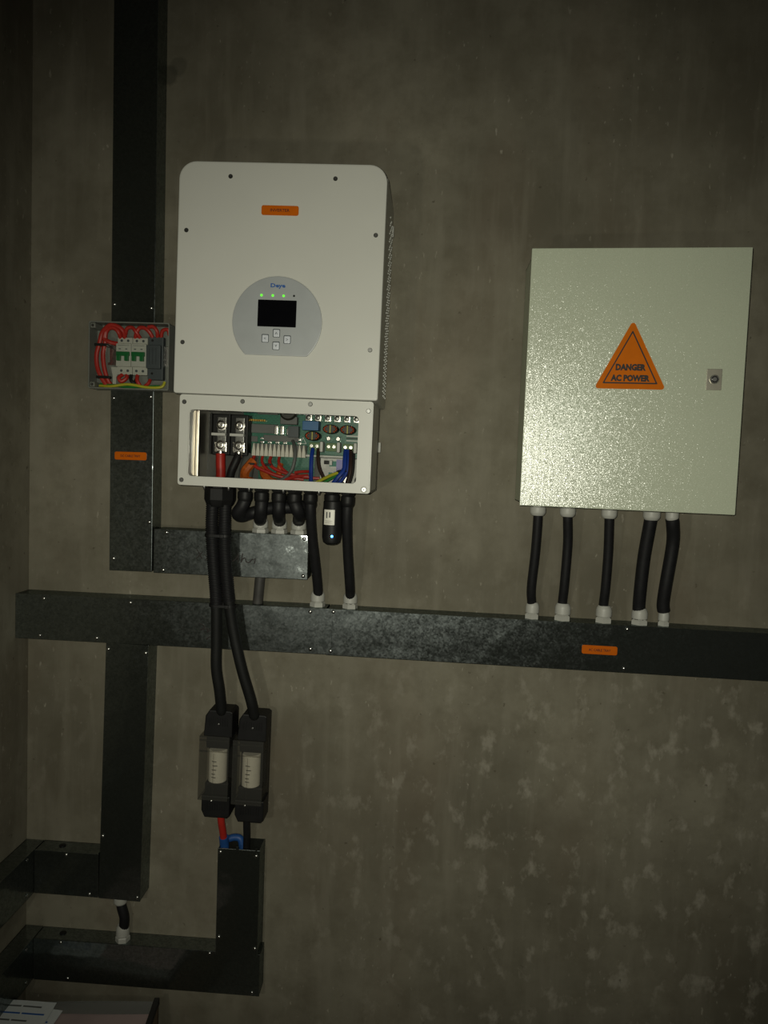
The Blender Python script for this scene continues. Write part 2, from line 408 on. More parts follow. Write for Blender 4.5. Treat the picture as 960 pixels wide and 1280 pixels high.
def trunk_left_wall(label, z0, z1, y0, y1, D=.045):
    t = thing('cable_duct', (XL, (y0+y1)/2, z0), label, 'cable duct', 'galvanised cable trunks')
    th = .0018; bm = B()
    box(bm, XL, XL+th, y0, y1, z0, z1); box(bm, XL, XL+D-.001, y0, y1, z0, z0+th); box(bm, XL, XL+D-.001, y0, y1, z1-th, z1); box(bm, XL, XL+D-.001, y1-th, y1, z0, z1)
    obj('channel', bm, GALV, t, smooth=0)
    bm = B(); box(bm, XL+D-.0015, XL+D+.0006, y0, y1, z0-.0008, z1+.0008, .0005, 1); obj('lid', bm, GALV, t, smooth=0)
    for yy in (y0+.08, y0+.45):
        for zz in (z0+.01, z1-.01):
            bm = B(); lathe(bm, V(XL+D, yy, zz), (1, 0, 0), [(.004, 0), (.004, .0012), (.0025, .0024)], 12); obj('screw', bm, SCREW, t)
    return t

TV, lidv = trunk((-.697, 0, 1.225), 'tall vertical galvanised trunk running up behind the breaker box', -.7475, -.6475, 1.2255, 3.02,
    screws=((-.741, 1.838), (-.655, 1.831), (-.741, 1.625), (-.654, 1.630), (-.6535, 1.341), (-.738, 1.253)), roty=-.35)
TS, lids = trunk((-.46, 0, 1.224), 'short horizontal galvanised trunk with marker scribble under the inverter', -.642, -.281, 1.2243, 1.3255,
    screws=((-.613, 1.319), (-.619, 1.231), (-.2905, 1.318), (-.2905, 1.232)))
TML, lidml = trunk((-.6, 0, 1.052), 'horizontal galvanised trunk running from the left wall with marker scribble', XL+.001, -.2335, 1.0525, 1.158,
    screws=((-.905, 1.150), (-.914, 1.061), (-.696, 1.150), (-.776, 1.062), (-.271, 1.150), (-.268, 1.063)))
TMR, lidmr = trunk((.4, 0, 1.045), 'long horizontal galvanised trunk below the grey cabinet with orange plate', -.2315, 1.9, 1.0475, 1.154,
    screws=((-.218, 1.1485), (-.221, 1.057), (.448, 1.1465), (.446, 1.0565), (1.2, 1.148), (1.2, 1.056)), roty=.35)
bm = B(); box(bm, -.2345, -.2195, .0606, .0614, 1.050, 1.1555, .0003, 1); obj('joint_strip', bm, GALV, TMR, smooth=0)
TLV, _ = trunk((-.712, 0, .428), 'vertical galvanised trunk hanging from the long trunk to a corner', -.7625, -.6615, .428, 1.0505,
    screws=((-.757, 1.036), (-.667, 1.033), (-.757, .582), (-.668, .437)), roty=.9)
TLL, _ = trunk((-.85, 0, .424), 'short galvanised trunk joining the left corner and the vertical trunk', XL+.047, -.7695, .4235, .5305, screws=((-.849, .524), (-.79, .43)), roty=0, D=.05)
TBH, _ = trunk((-.65, 0, .205), 'lowest horizontal galvanised trunk running into the left corner', XL+.047, -.3685, .2055, .3085, screws=((-.842, .213), (-.49, .3035), (-.385, .213), (-.86, .3035)), roty=-.3, D=.05)
TBR, _ = trunk((-.4235, 0, .31), 'open-topped galvanised trunk standing under the two fuse holders', -.4735, -.3735, .3098, .572, screws=((-.4675, .5635), (-.3815, .559), (-.4665, .354), (-.379, .332)), open_top=True)
bm = B(); box(bm, -.430, -.424, .059, .0612, .571, .5785); obj('lid_tab', bm, GALV, TBR)
bm = B(); box(bm, -.384, -.379, .059, .0612, .571, .5775); obj('lid_tab', bm, GALV, TBR)
trunk_left_wall('galvanised trunk along the left wall at the short corner trunk', .4235, .5305, .0015, 1.3)
trunk_left_wall('galvanised trunk along the left wall at the lowest trunk', .2055, .3085, .0015, 1.3)
# slotted holes punched beside the low trunks
for t, x, z in ((TLL, -.872, .5305), (TBH, -.868, .3085)):
    one('slot_plug', BLACK, t, lambda bm: lathe(bm, V(x, .022, z-.001), (0, 0, 1), [(.008, 0), (.008, .003), (.006, .004)], 14))

# marker scribbles on the lids
def stroke(parent, pts, d=.0612, r=.0015):
    bm = B(); P = catmull([V(x, d, z) for x, z in pts], 5)
    sweep(bm, P, r, 6)
    for v in bm.verts: v.co.y = -d + (v.co.y + d)*.35
    return obj('marker_stroke', bm, INK, parent)
for s in (((-.462, 1.270), (-.461, 1.262), (-.454, 1.2595), (-.447, 1.267), (-.4455, 1.272)), ((-.4435, 1.278), (-.443, 1.268), (-.443, 1.257)),
          ((-.4325, 1.278), (-.434, 1.268), (-.4355, 1.258), (-.431, 1.266), (-.426, 1.267), (-.424, 1.259), (-.416, 1.258), (-.4105, 1.265), (-.4055, 1.264)),
          ((-.403, 1.268), (-.4035, 1.261), (-.405, 1.255)),
          ((-.541, 1.284), (-.533, 1.272), (-.528, 1.262)), ((-.527, 1.277), (-.536, 1.266), (-.541, 1.262)), ((-.521, 1.272), (-.516, 1.265), (-.519, 1.258))):
    stroke(TS, s)
for s in (((-.531, 1.110), (-.522, 1.106), (-.518, 1.102), (-.527, 1.094), (-.518, 1.097), (-.509, 1.097), (-.512, 1.090), (-.503, 1.095), (-.498, 1.089)),
          ((-.513, 1.073), (-.507, 1.078), (-.500, 1.082))):
    stroke(TML, s)

def tag_plate(parent, x0, x1, z0, z1, d, s, m=ORANGED, tw=.62):
    p = one('label_plate', m, parent, lambda bm: plate(bm, rrect(x0, x1, z0, z1, (.004,)*4, 4), d-.0005, d+.0018, .0006), label='orange engraved name plate')
    text('lettering', s, (x0+x1)/2, (z0+z1)/2, d+.0018, (z1-z0)*.30, DINK, p, (x1-x0)*tw, .01)
    return p
tag_plate(TV, -.737, -.6615, 1.4835, 1.5020, .0606, 'DC CABLE TRAY')
tag_plate(TMR, .3495, .4285, 1.0855, 1.1055, .0606, 'AC CABLE TRAY')

# ------------------------------------------------------------------ inverter
INV = thing('inverter', (-.33, .03, 1.436), 'large white wall-mounted inverter with round grey display and open wiring window', 'inverter', roty=.45)
ix0, ix1 = -.5405, -.1195           # cover
bm = B(); box(bm, -.5395, -.1205, .012, .215, 1.622, 2.076, .006); body = obj('body', bm, WHITE, INV)
bm = B(); box(bm, -.52, -.14, 0, .02, 1.50, 2.05); obj('wall_bracket', bm, DARKIN, INV)
bm = B(); plate(bm, rrect(ix0, ix1, 1.6235, 2.0875, (.006, .006, .036, .036), 8), .212, .250, .005); cover = obj('front_cover', bm, WHITE, INV)
# wiring chamber below: back, floor, sides
bm = B()
box(bm, -.526, -.131, .018, .060, 1.440, 1.6225)
box(bm, -.526, -.131, .018, .228, 1.436, 1.4405)
box(bm, -.134, -.131, .018, .228, 1.436, 1.6225)
box(bm, -.526, -.523, .018, .228, 1.436, 1.6225)
obj('wiring_chamber', bm, WHITE, INV, smooth=0)
bm = B(); box(bm, -.523, -.5205, .061, .226, 1.4405, 1.62); box(bm, -.5205, -.513, .14, .155, 1.4405, 1.62, .002)
obj('chamber_liner', bm, ALU, INV)
bm = B(); box(bm, -.5205, -.134, .0595, .0650, 1.4405, 1.62); obj('chamber_back_plate', bm, DARKIN, INV)
bm = B()
frame(bm, rrect(-.5275, -.1285, 1.4365, 1.6225, (.006,)*4, 5), rrect(-.5060, -.1575, 1.4555, 1.5925, (.008,)*4, 5), .222, .245, .0018)
wc = obj('wiring_cover', bm, WHITE, INV, label='white frame of the wiring window')
one('window_pane', CLEAR, wc, lambda bm: plate(bm, rrect(-.509, -.1545, 1.4525, 1.5955, (.008,)*4, 5), .2275, .2295))
# side vents (right and left flank) and the bracket bolts
for s, xf in ((1, -.1205), (-1, -.5395)):
    bm = B()
    for k in range(46):
        z = 1.645 + k*.0084
        for j, d in enumerate((.040, .072, .104)):
            dd = d + (.014 if k % 2 else 0)
            box(bm, xf-.0004, xf+.0022 if s > 0 else xf+.0004, dd, dd+.006, z, z+.003) if s > 0 else box(bm, xf-.0016, xf+.0004, dd, dd+.006, z, z+.003)
    g = obj('side_vent', bm, NYLON, INV, smooth=0); g['kind'] = 'stuff'
for z in (2.02, 1.535):
    one('side_clip', NYLON, INV, lambda bm: box(bm, -.131, -.1165 if z > 1.8 else -.1245, .028, .040, z-.012, z+.012, .002))
for x, z in ((-.4345, 2.0575), (-.2235, 2.0575), (-.5215, 1.950), (-.1385, 1.950), (-.523, 1.7270), (-.1400, 1.7245)):
    screw(INV, x, z, .2502, .0046, DSCREW)
for x, z in ((-.5175, 1.6070), (-.3965, 1.6125), (-.2570, 1.6125), (-.1382, 1.6035), (-.5190, 1.4470), (-.1405, 1.4445)):
    screw(INV, x, z, .2452, .0048, DSCREW if x < -.15 or z > 1.5 else SCREW)
one('washer', NYLON, INV, lambda bm: lathe(bm, V(-.1405, .2445, 1.4445), (0, -1, 0), [(.0072, 0), (.0072, .0012), (.0056, .0016)], 18))
p = tag_plate(INV, -.3695, -.2945, 1.9835, 2.0025, .2502, 'INVERTER', tw=.52)
# display
cx, cz, rr = -.3300, 1.7725, .0912
loop = []
a0 = math.degrees(math.asin(-.0660/rr))
for k in range(61):
    a = R(a0 + (180-2*a0)*k/60); loop.append((cx+rr*math.cos(a), cz+rr*math.sin(a)))
bm = B(); plate(bm, loop, .2490, .2535, .0016); dp = obj('display_panel', bm, SILVER, INV)
bm = B(); loop2 = [(cx+(x-cx)*1.018, cz+(z-cz)*1.018) for x, z in loop]; plate(bm, loop2, .2492, .2508, .0005); obj('display_rim', bm, WHITE, INV)
one('screen', SCREEN, dp, lambda bm: plate(bm, rrect(-.3695, -.2910, 1.7632, 1.8165, (.0012,)*4, 2), .2525, .2542, .0004))
for x in (-.363, -.340, -.318): one('indicator_led', LEDG, dp, lambda bm: lathe(bm, V(x, .2525, 1.8252), (0, -1, 0), [(.0026, 0), (.0026, .0015), (.0016, .0026)], 12), label='lit green indicator light')
one('indicator_led', LEDOFF, dp, lambda bm: lathe(bm, V(-.297, .2525, 1.8257), (0, -1, 0), [(.0022, 0), (.0022, .0012), (.0012, .002)], 12), label='unlit indicator light')
for x, z in ((-.3297, 1.7505), (-.3523, 1.7395), (-.3075, 1.7385), (-.3297, 1.7255)):
    one('button_well', DGREY, dp, lambda bm: plate(bm, rrect(x-.0076, x+.0072, z-.0080, z+.0088, (.002,)*4, 3), .2525, .2539))
    b = one('button', BUTTON, dp, lambda bm: plate(bm, rrect(x-.0062, x+.0062, z-.0072, z+.0072, (.0018,)*4, 3), .2525, .2556, .0012))
    text('button_mark', {1.7505: '^', 1.7255: 'v'}.get(z, '<' if x < -.33 else '>'), x, z, .2557, .0045, DGREY, b)
text('logo', 'Deye', -.330, 1.8440, .2536, .0105, BLUEINK, dp, .030, .035, label='blue maker lettering above the indicator lights')

# --- wiring chamber contents
def inside(name, m, fn, *a, **k): return one(name, m, INV, fn, *a, **k)
inside('circuit_board', PCBM, box, -.432, -.137, .088, .0905, 1.5075, 1.6215)
inside('circuit_board', PCBM, box, -.395, -.268, .086, .0885, 1.4420, 1.5070)
inside('standoff_plate', DARKIN, box, -.43, -.14, .065, .086, 1.56, 1.615)
# battery terminal blocks
for k, x in enumerate((-.4720, -.4315)):
    t = inside('battery_terminal', BLACK, box, x-.021, x+.0195, .065, .128, 1.5015, 1.592, .003)
    if k == 0:
        for z in (1.518, 1.545, 1.572): one('rib', BLACK, t, box, x-.028, x-.020, .075, .118, z-.007, z+.007, .003)
    one('barrier', BLACK, t, box, x-.0215, x-.0175, .12, .142, 1.503, 1.592, .001)
    one('busbar', DSCREW, t, box, x-.008, x+.0115, .127, .1305, 1.515, 1.585, .001)
    one('marking_strip', DIRTYW, t, box, x-.0165, x+.0145, .1305, .146, 1.5435, 1.5495, .0008)
    for z in (1.5675, 1.5235):
        bm = B(); lathe(bm, V(x+.002, .130, z), (0, -1, 0), [(.0115, 0), (.0115, .002), (.0095, .0022), (.0095, .009), (.007, .0105), (.0045, .0105), (.0042, .0085), (.001, .0085)], 18)
        obj('terminal_bolt', bm, ZINC, t)
    one('cable_lug', ZINC, t, lambda bm: (box(bm, x-.011, x+.015, .1315, .135, 1.508, 1.531, .002), lathe(bm, V(x+.002, .1335, 1.510), (0, 0, -1), [(.0085, 0), (.0085, .012), (.006, .012)], 12)))
inside('battery_wire', RED, tube, ((-.470, .1335, 1.504), (-.469, .135, 1.485), (-.468, .134, 1.46), (-.470, .13, 1.432)), .0105, 14)
inside('battery_wire', RUBBER, tube, ((-.4295, .1335, 1.504), (-.434, .138, 1.49), (-.444, .138, 1.465), (-.452, .13, 1.432)), .0088, 14)
inside('ferrite_sleeve', GREYW, tube, ((-.412, .10, 1.50), (-.415, .115, 1.475), (-.420, .11, 1.444)), .016, 12)
# small parts along the left of the board
for i in range(3): inside('component', BLUEC, lambda bm: box(bm, -.424+i*.008, -.418+i*.008, .0905, .098, 1.5985, 1.608, .001))
one('pin_header', GOLD, INV, lambda bm: [box(bm, -.4255+i*.0042, -.4232+i*.0042, .0905, .101, 1.5805, 1.5845) for i in range(11)])
inside('ribbon_cable', GREYW, box, -.4265, -.352, .0905, .0965, 1.5545, 1.5745, .001)
inside('ribbon_cable', GREYW, box, -.425, -.398, .0905, .0945, 1.5345, 1.5475, .001)
inside('component_shield', GREYW, box, -.345, -.307, .0905, .112, 1.5755, 1.5935, .002)
inside('toroid', CORE, lambda bm: lathe(bm, V(-.327, .095, 1.604), (0, -1, 0), [(.018, 0), (.020, .004), (.020, .02), (.016, .024), (.006, .024)], 22))
inside('heat_sink', GREYW, box, -.398, -.352, .0905, .105, 1.596, 1.603, .001)
inside('relay', DGREY, box, -.327, -.303, .0905, .112, 1.5475, 1.5725, .001)
for x in (-.3555, -.3425, -.3275): inside('solder_lug', ZINC, lambda bm: box(bm, x-.0045, x+.0045, .0905, .102, 1.5525, 1.5725 if x < -.34 else 1.568, .0015))
inside('component_shield', GREYW, box, -.385, -.305, .0905, .094, 1.5375, 1.5515, .001)
for x in (-.388, -.371, -.3535, -.336, -.304):
    inside('solder_pad', ZINC, lambda bm: (box(bm, x-.004, x+.004, .0905, .0935, 1.541, 1.546, .0008), box(bm, x-.0045, x+.0045, .0905, .0935, 1.5325, 1.5375, .0008)))
# cream plug row
for k in range(13):
    x = -.4005 + k*.0093
    bm = B()
    vs = [(x-.0043, 1.5035), (x+.0043, 1.5035), (x+.0040, 1.514), (x+.0012, 1.531), (x-.0012, 1.531), (x-.0040, 1.514)]
    plate(bm, vs, .0900, .118, .0010); obj('plug', bm, CREAM, INV, smooth=0)
inside('plug_strip', GREYW, box, -.406, -.285, .0885, .106, 1.5090, 1.531, .001)
# blue relay, chokes, terminals on the right
inside('relay', BLUEC, box, -.2925, -.2565, .0905, .128, 1.5640, 1.5845, .0015, label='blue relay block')
for x, z in ((-.2705, 1.5525), (-.2315, 1.5690), (-.1935, 1.5690)):
    ch = inside('choke', CORE, lambda bm: lathe(bm, V(x, .0905, z), (0, -1, 0), [(.0165, 0), (.0175, .004), (.0175, .026), (.014, .031), (.005, .031)], 20, sq=.6))
    for sgn in (-1, 1):
        bm = B()
        for k in range(5):
            a = R(-50+25*k); dx = sgn*math.cos(a)*.0135; dz = math.sin(a)*.0075
            lathe(bm, V(x+dx, .092, z+dz), (0, -1, 0), [(.0024, 0), (.0026, .028), (.0018, .0315), (.0004, .032)], 8)
        obj('copper_winding', bm, COPPER, ch)
    one('choke_divider', YELW, ch, box, x-.0010, x+.0010, .118, .1228, z-.0085, z+.0085)
for x in (-.2835, -.2625, -.2405, -.2195, -.1975, -.1765):
    t = inside('screw_terminal', ZINC, box, x-.0075, x+.0075, .0905, .101, 1.5855, 1.6015, .0015)
    bm = B(); lathe(bm, V(x, .101, 1.5935), (0, -1, 0), [(.0055, 0), (.0055, .003), (.004, .004), (.0015, .004)], 12); obj('terminal_bolt', bm, DSCREW, t)
for x in (-.2630, -.2255, -.1885):
    t = inside('terminal_block', TERMG, box, x-.0135, x+.0095, .0905, .122, 1.5205, 1.5385, .001)
    for q in (-.008, .004): one('terminal_bolt', ZINC, t, lambda bm: lathe(bm, V(x+q, .1215, 1.5305), (0, -1, 0), [(.0036, 0), (.0036, .0012), (.001, .0012)], 10))
    inside('white_capacitor', DIRTYW, box, x+.0100, x+.0178, .0905, .126, 1.5180, 1.5410, .0028)
for k, x in enumerate((-.2365, -.2150)): inside('small_capacitor', ZINC, lambda bm: lathe(bm, V(x, .0905, 1.5485), (0, -1, 0), [(.0052, 0), (.0052, .016), (.004, .0175), (.001, .0175)], 14))
for k in range(3): inside('board_bar', DIRTYW if k != 1 else BLACK, lambda bm: box(bm, -.198, -.150, .0905, .096, 1.5445+k*.0052, 1.5470+k*.0052))
inside('edge_bar', DIRTYW, lambda bm: box(bm, -.296, -.186, .0905, .108, 1.5065, 1.5110, .001))
# lower right: pale sub-board with lavender label
inside('sub_board', DIRTYW, box, -.256, -.140, .0650, .0780, 1.4425, 1.5050)
inside('sub_board_print', TEAL, box, -.236, -.196, .0780, .0792, 1.4870, 1.4990)
inside('sub_board_print', TEAL, box, -.237, -.228, .0780, .0800, 1.4640, 1.4735)
inside('lavender_label', PURPLE, lambda bm: (box(bm, -.2200, -.2065, .0790, .0802, 1.4650, 1.5030), box(bm, -.2255, -.2010, .0790, .0801, 1.4650, 1.4760)))
inside('component', BLACK, box, -.2475, -.2365, .0780, .0865, 1.4915, 1.5000, .001)
inside('component', DIRTYW, box, -.2345, -.2285, .0780, .0895, 1.4895, 1.5010, .001)
inside('earth_lug', ZINC, lambda bm: lathe(bm, V(-.196, .078, 1.4585), (0, -1, 0), [(.0125, 0), (.0125, .003), (.007, .004), (.007, .010), (.003, .010)], 16))
inside('earth_lug', ZINC, lambda bm: lathe(bm, V(-.1660, .078, 1.4570), (0, -1, 0), [(.0120, 0), (.0120, .003), (.007, .004), (.007, .012), (.003, .012)], 16))
inside('white_capacitor', DIRTYW, box, -.1690, -.1565, .090, .118, 1.4920, 1.5210, .003)
# wires
W = lambda name, m, pts, r: inside(name, m, tube, pts, r, 8)
W('wire', BLUEW, ((-.2680, .121, 1.5245), (-.2685, .132, 1.505), (-.2680, .135, 1.475), (-.2675, .13, 1.440)), .0046)
W('wire', BROWNW, ((-.2555, .121, 1.5245), (-.2545, .130, 1.505), (-.2495, .134, 1.482), (-.2400, .136, 1.462), (-.2360, .13, 1.440)), .0042)
W('wire', BLUEW, ((-.1955, .121, 1.5245), (-.1950, .134, 1.505), (-.1955, .140, 1.482), (-.2080, .145, 1.464), (-.2250, .14, 1.440)), .0050)
W('wire', BLUEW, ((-.1900, .121, 1.5245), (-.1885, .130, 1.500), (-.1930, .134, 1.470), (-.2150, .135, 1.442)), .0040)
W('wire', BROWNW, ((-.1845, .121, 1.5245), (-.1825, .132, 1.500), (-.1825, .138, 1.475), (-.1900, .14, 1.442)), .0046)
W('wire', RUBBER, ((-.1790, .118, 1.5205), (-.1775, .128, 1.495), (-.1790, .134, 1.470), (-.1880, .14, 1.438)), .0042)
W('earth_wire', YELW, ((-.2085, .142, 1.4745), (-.2250, .150, 1.4670), (-.2450, .152, 1.4560), (-.2690, .15, 1.4430)), .0034)
W('earth_wire', GRNW, ((-.2050, .139, 1.4715), (-.2200, .147, 1.4625), (-.2380, .149, 1.4515), (-.2560, .148, 1.4420)), .0030)
W('wire', RUBBER, ((-.1900, .138, 1.4800), (-.2050, .141, 1.4775), (-.2110, .142, 1.4735)), .0034)
# red control wires with orange wraps
for k, (x, xe, ze) in enumerate(((-.3995, -.335, 1.4600), (-.3620, -.300, 1.4640))):
    W('control_wire', RED, ((x, .112, 1.5045), (x, .125, 1.492), (x+.008, .132, 1.480), (x+.032, .135, 1.470), (xe, .135, ze), (xe+.035, .13, ze-.003)), .0038)
    W('control_wire', REDD, ((x+.0186, .112, 1.5045), (x+.020, .122, 1.490), (x+.034, .128, 1.474), (x+.060, .130, 1.462), (xe+.05, .125, ze-.004)), .0032)
W('wrapped_wire', ORW, ((-.3985, .124, 1.492), (-.407, .130, 1.480), (-.415, .130, 1.468), (-.418, .12, 1.452)), .0105)
W('wrapped_wire', ORW, ((-.3390, .118, 1.488), (-.340, .122, 1.477), (-.342, .12, 1.462)), .0065)
W('wrapped_wire', ORW, ((-.3800, .105, 1.478), (-.375, .112, 1.462), (-.36, .115, 1.448), (-.335, .115, 1.444)), .010)
W('wrapped_wire', ORW, ((-.4080, .125, 1.450), (-.385, .13, 1.444), (-.36, .13, 1.4435)), .0070)
W('control_wire', RED, ((-.3310, .135, 1.448), (-.318, .138, 1.456), (-.300, .138, 1.462), (-.275, .13, 1.465)), .0040)
W('control_wire', REDD, ((-.3050, .130, 1.470), (-.290, .128, 1.473), (-.276, .12, 1.474)), .0034)
W('control_wire', GREYW, ((-.3150, .112, 1.540), (-.3060, .130, 1.525), (-.3040, .138, 1.500), (-.3100, .140, 1.475), (-.3250, .138, 1.458), (-.348, .135, 1.448)), .0038)
for x in (-.4005, -.3635): inside('cable_tie', BLACK, lambda bm: box(bm, x-.006, x+.007, .116, .139, 1.4830, 1.4875, .001))
# warning triangle on the board
def trirings(bm):
    o = [(-.3035, 1.5345), (-.2875, 1.5345), (-.2955, 1.5495)]; c = (-.2955, 1.5395)
    i = [(c[0]+(x-c[0])*.76, c[1]+(z-c[1])*.76) for x, z in o]; frame(bm, o, i, .0903, .0912, 0)
inside('warning_mark', DIRTYW, trirings)

# glands under the inverter
zb = 1.4365
def black_gland(x, r, h, hexr=None):
    return gland(INV, x, .13, zb, False, r, BLACK, h)
bigx = -.4690
gb = B(); lathe(gb, V(bigx, .13, zb+.001), (0, 0, -1), [(.026, 0), (.026, .008), (.0335, .008), (.0345, .010), (.0345, .034), (.030, .044), (.026, .049), (.02, .049)], 8, R(22))
obj('battery_cable_gland', gb, BLACK, INV, smooth=20)
for k, x in enumerate((-.4130, -.3765, -.3375, -.3035)): black_gland(x, .0175, .037)
black_gland(-.2680, .0165, .034); black_gland(-.2200, .0185, .030); black_gland(-.1850, .0165, .036)
for x in (-.441, -.4945, -.3960, -.3215, -.2440): one('bottom_stud', SCREW, INV, lambda bm: lathe(bm, V(x, .165, zb+.001), (0, 0, -1), [(.004, 0), (.004, .006), (.002, .012), (.0006, .012)], 10))

# ------------------------------------------------------------------ plug-in data logger
DL = thing('data_logger', (-.2180, .13, 1.316), 'black stick data logger with white sticker and glowing blue light', 'data logger')
bm = B(); lathe(bm, V(-.2180, .13, 1.412), (0, 0, -1), [(.0185, 0), (.0205, .002), (.0205, .014), (.0215, .018), (.0215, .080), (.019, .091), (.012, .096), (.004, .0975)], 28); dlb = obj('housing', bm, BLACK, DL)
def curved(bm, x, d, r, a0, a1, z0, z1, t=.0006, n=10):
    pts = [(R(a0+(a1-a0)*k/n)) for k in range(n+1)]
    A = [[bm.verts.new((x+rr*math.sin(a), -d-rr*math.cos(a), z)) for a in pts] for z, rr in ((z0, r), (z1, r), (z1, r+t), (z0, r+t))]
    for i in range(4):
        for k in range(n): bm.faces.new((A[i][k], A[i][k+1], A[(i+1) % 4][k+1], A[(i+1) % 4][k]))
    for k in (0, n): bm.faces.new([A[i][k] for i in range(4)])
stk = one('sticker', mat('logger_sticker', (.88, .86, .76), .4, var=.02), dlb, curved, -.2180, .13, .0215, -46, 20, 1.3600, 1.3930)
for z in (1.3640, 1.3680): one('sticker_line', GREYW, dlb, curved, -.2180, .13, .0221, -36, 8, z, z+.0008, .0002)
one('sticker_print', GREYW, dlb, curved, -.2180, .13, .0221, -30, -22, 1.3745, 1.3880, .0002)
one('sticker_print', GREYW, dlb, curved, -.2180, .13, .0221, -12, -4, 1.3760, 1.3880, .0002)
one('status_led', LEDB, dlb, lambda bm: lathe(bm, V(-.2150, .1510, 1.3355), (0, -1, 0), [(.0026, -.001), (.0026, .001), (.0014, .0018)], 14), label='glowing blue status light')

# ------------------------------------------------------------------ electrical cabinet with its door
CAB = thing('electrical_cabinet', (.40, 0, 1.42), 'pale green-grey steel wall cabinet with orange danger triangle', 'cabinet')
bm = B()
x0, x1, z0, z1, D, th = .190, .612, 1.4245, 1.9475, .145, .0016
box(bm, x0, x1, .004, .004+th, z0, z1)
for a in ((x0, x0+th, .004, D, z0, z1), (x1-th, x1, .004, D, z0, z1), (x0, x1, .004, D, z0, z0+th), (x0, x1, .004, D, z1-th, z1)): box(bm, *a)
for a in ((x0, x0+.016, D-th, D, z0, z1), (x1-.016, x1, D-th, D, z0, z1), (x0, x1, D-th, D, z0, z0+.016), (x0, x1, D-th, D, z1-.016, z1)): box(bm, *a)
obj('case', bm, CABBODY, CAB, smooth=0)
one('mounting_plate', ALU, CAB, box, .215, .588, .018, .020, 1.45, 1.92)
# the door hangs on the hinge side and stands a little open
hx, hd = .1845, .147
DX0, DX1, DZ0, DZ1 = .1845, .6170, 1.4195, 1.9540
dw = DX1-DX0
pivot = Matrix.Translation(V(hx, hd, 0)) @ Matrix.Rotation(R(-5.2), 4, 'Z') @ Matrix.Translation(-V(hx, hd, 0))
def onDoor(bm): bm.transform(pivot)
bm = B(); box(bm, DX0, DX1, .1475, .1620, DZ0, DZ1, .0022, 2); onDoor(bm); door = obj('door', bm, CABM, CAB, smooth=30)
for z in (1.50, 1.87): one('hinge', DSCREW, CAB, lambda bm: lathe(bm, V(.1875, .1455, z-.02), (0, 0, 1), [(.003, 0), (.003, .04)], 10))
def ondoor(name, m, fn, *a, parent=None, label=None, **k):
    bm = B(); fn(bm, *a, **k); onDoor(bm); return obj(name, bm, m, parent or door, label=label)
# warning triangle
T0 = (( .3285, 1.6715), (.4625, 1.6715), (.3955, 1.8040))
def rtri(sc, r, n=5):
    c = Vector((sum(p[0] for p in T0)/3, sum(p[1] for p in T0)/3)); P = [c+(Vector(p)-c)*sc for p in T0]; out = []
    for i in range(3):
        p = P[i]; a = (P[i-1]-p).normalized(); b = (P[(i+1) % 3]-p).normalized()
        bis = (a+b).normalized(); half = math.acos(max(-1, min(1, a.dot(b))))/2; cc = p+bis*(r/math.sin(half))
        s = -bis; ang = math.atan2(s.y, s.x); sw = math.pi/2-half
        for k in range(n+1): q = ang-sw+2*sw*k/n; out.append((cc.x+r*math.cos(q), cc.y+r*math.sin(q)))
    return out
stic = ondoor('warning_sticker', ORANGE, lambda bm: plate(bm, rtri(1.06, .0052), .1618, .1628), label='orange warning triangle sticker')
ondoor('triangle_border', INK, lambda bm: frame(bm, rtri(.82, .0012), rtri(.755, .0008), .1626, .1631, 0), parent=stic)
for s, z, wd in (('DANGER', 1.7130, .0600), ('AC POWER', 1.6910, .0775)):
    t = text('lettering', s, .3955, z, .1630, .0138, INK, stic, wd, .06)
    org = ORG[t.name]; t.data.transform(Matrix.Translation(-org) @ pivot @ Matrix.Translation(org))
lk = ondoor('lock_plate', mat('lock_brushed_steel', (.42, .40, .33), .4, .8, var=.08), lambda bm: plate(bm, rrect(.5440, .5735, 1.6700, 1.7125, (.001,)*4, 2), .1615, .1645, .0006))
ondoor('lock_barrel', ZINC, lambda bm: lathe(bm, V(.5590, .1640, 1.6915), (0, -1, 0), [(.0092, 0), (.0092, .003), (.0082, .0042), (.0068, .0042), (.0066, .0030), (.001, .0030)], 22), parent=lk)
ondoor('lock_ring', BLACK, lambda bm: lathe(bm, V(.5590, .1645, 1.6915), (0, -1, 0), [(.0066, .002), (.0066, .0027), (.001, .0027)], 18), parent=lk)
ondoor('key_slot', SCREW, lambda bm: (lathe(bm, V(.5590, .1645, 1.6915), (0, -1, 0), [(.0042, .002), (.0042, .0042), (.001, .0042)], 14), box(bm, .5520, .5590, .1665, .1685, 1.6903, 1.6927)), parent=lk)
cabg = (( .2330, .0185), (.2980, .0185), (.3885, .0180), (.4800, .0195), (.5240, .0150))
for x, r in cabg: gland(CAB, x, .085, z0, False, r, NYLON, .029)
trg = ((.2380, .0165, .0375), (.3070, .0190, .0390), (.4000, .0190, .0390), (.4805, .0190, .0375), (.5345, .0130, .0330))
for x, r, h in trg: gland(TMR, x, .032, 1.154, True, r, NYLON, h)
gland(TML, -.2590, .032, 1.158, True, .0175, NYLON, .036); gland(TMR, -.1830, .032, 1.154, True, .0175, NYLON, .036)
for x in (-.3985, -.3540, -.3085): gland(TS, x, .034, 1.3255, True, .0185, NYLON, .034)

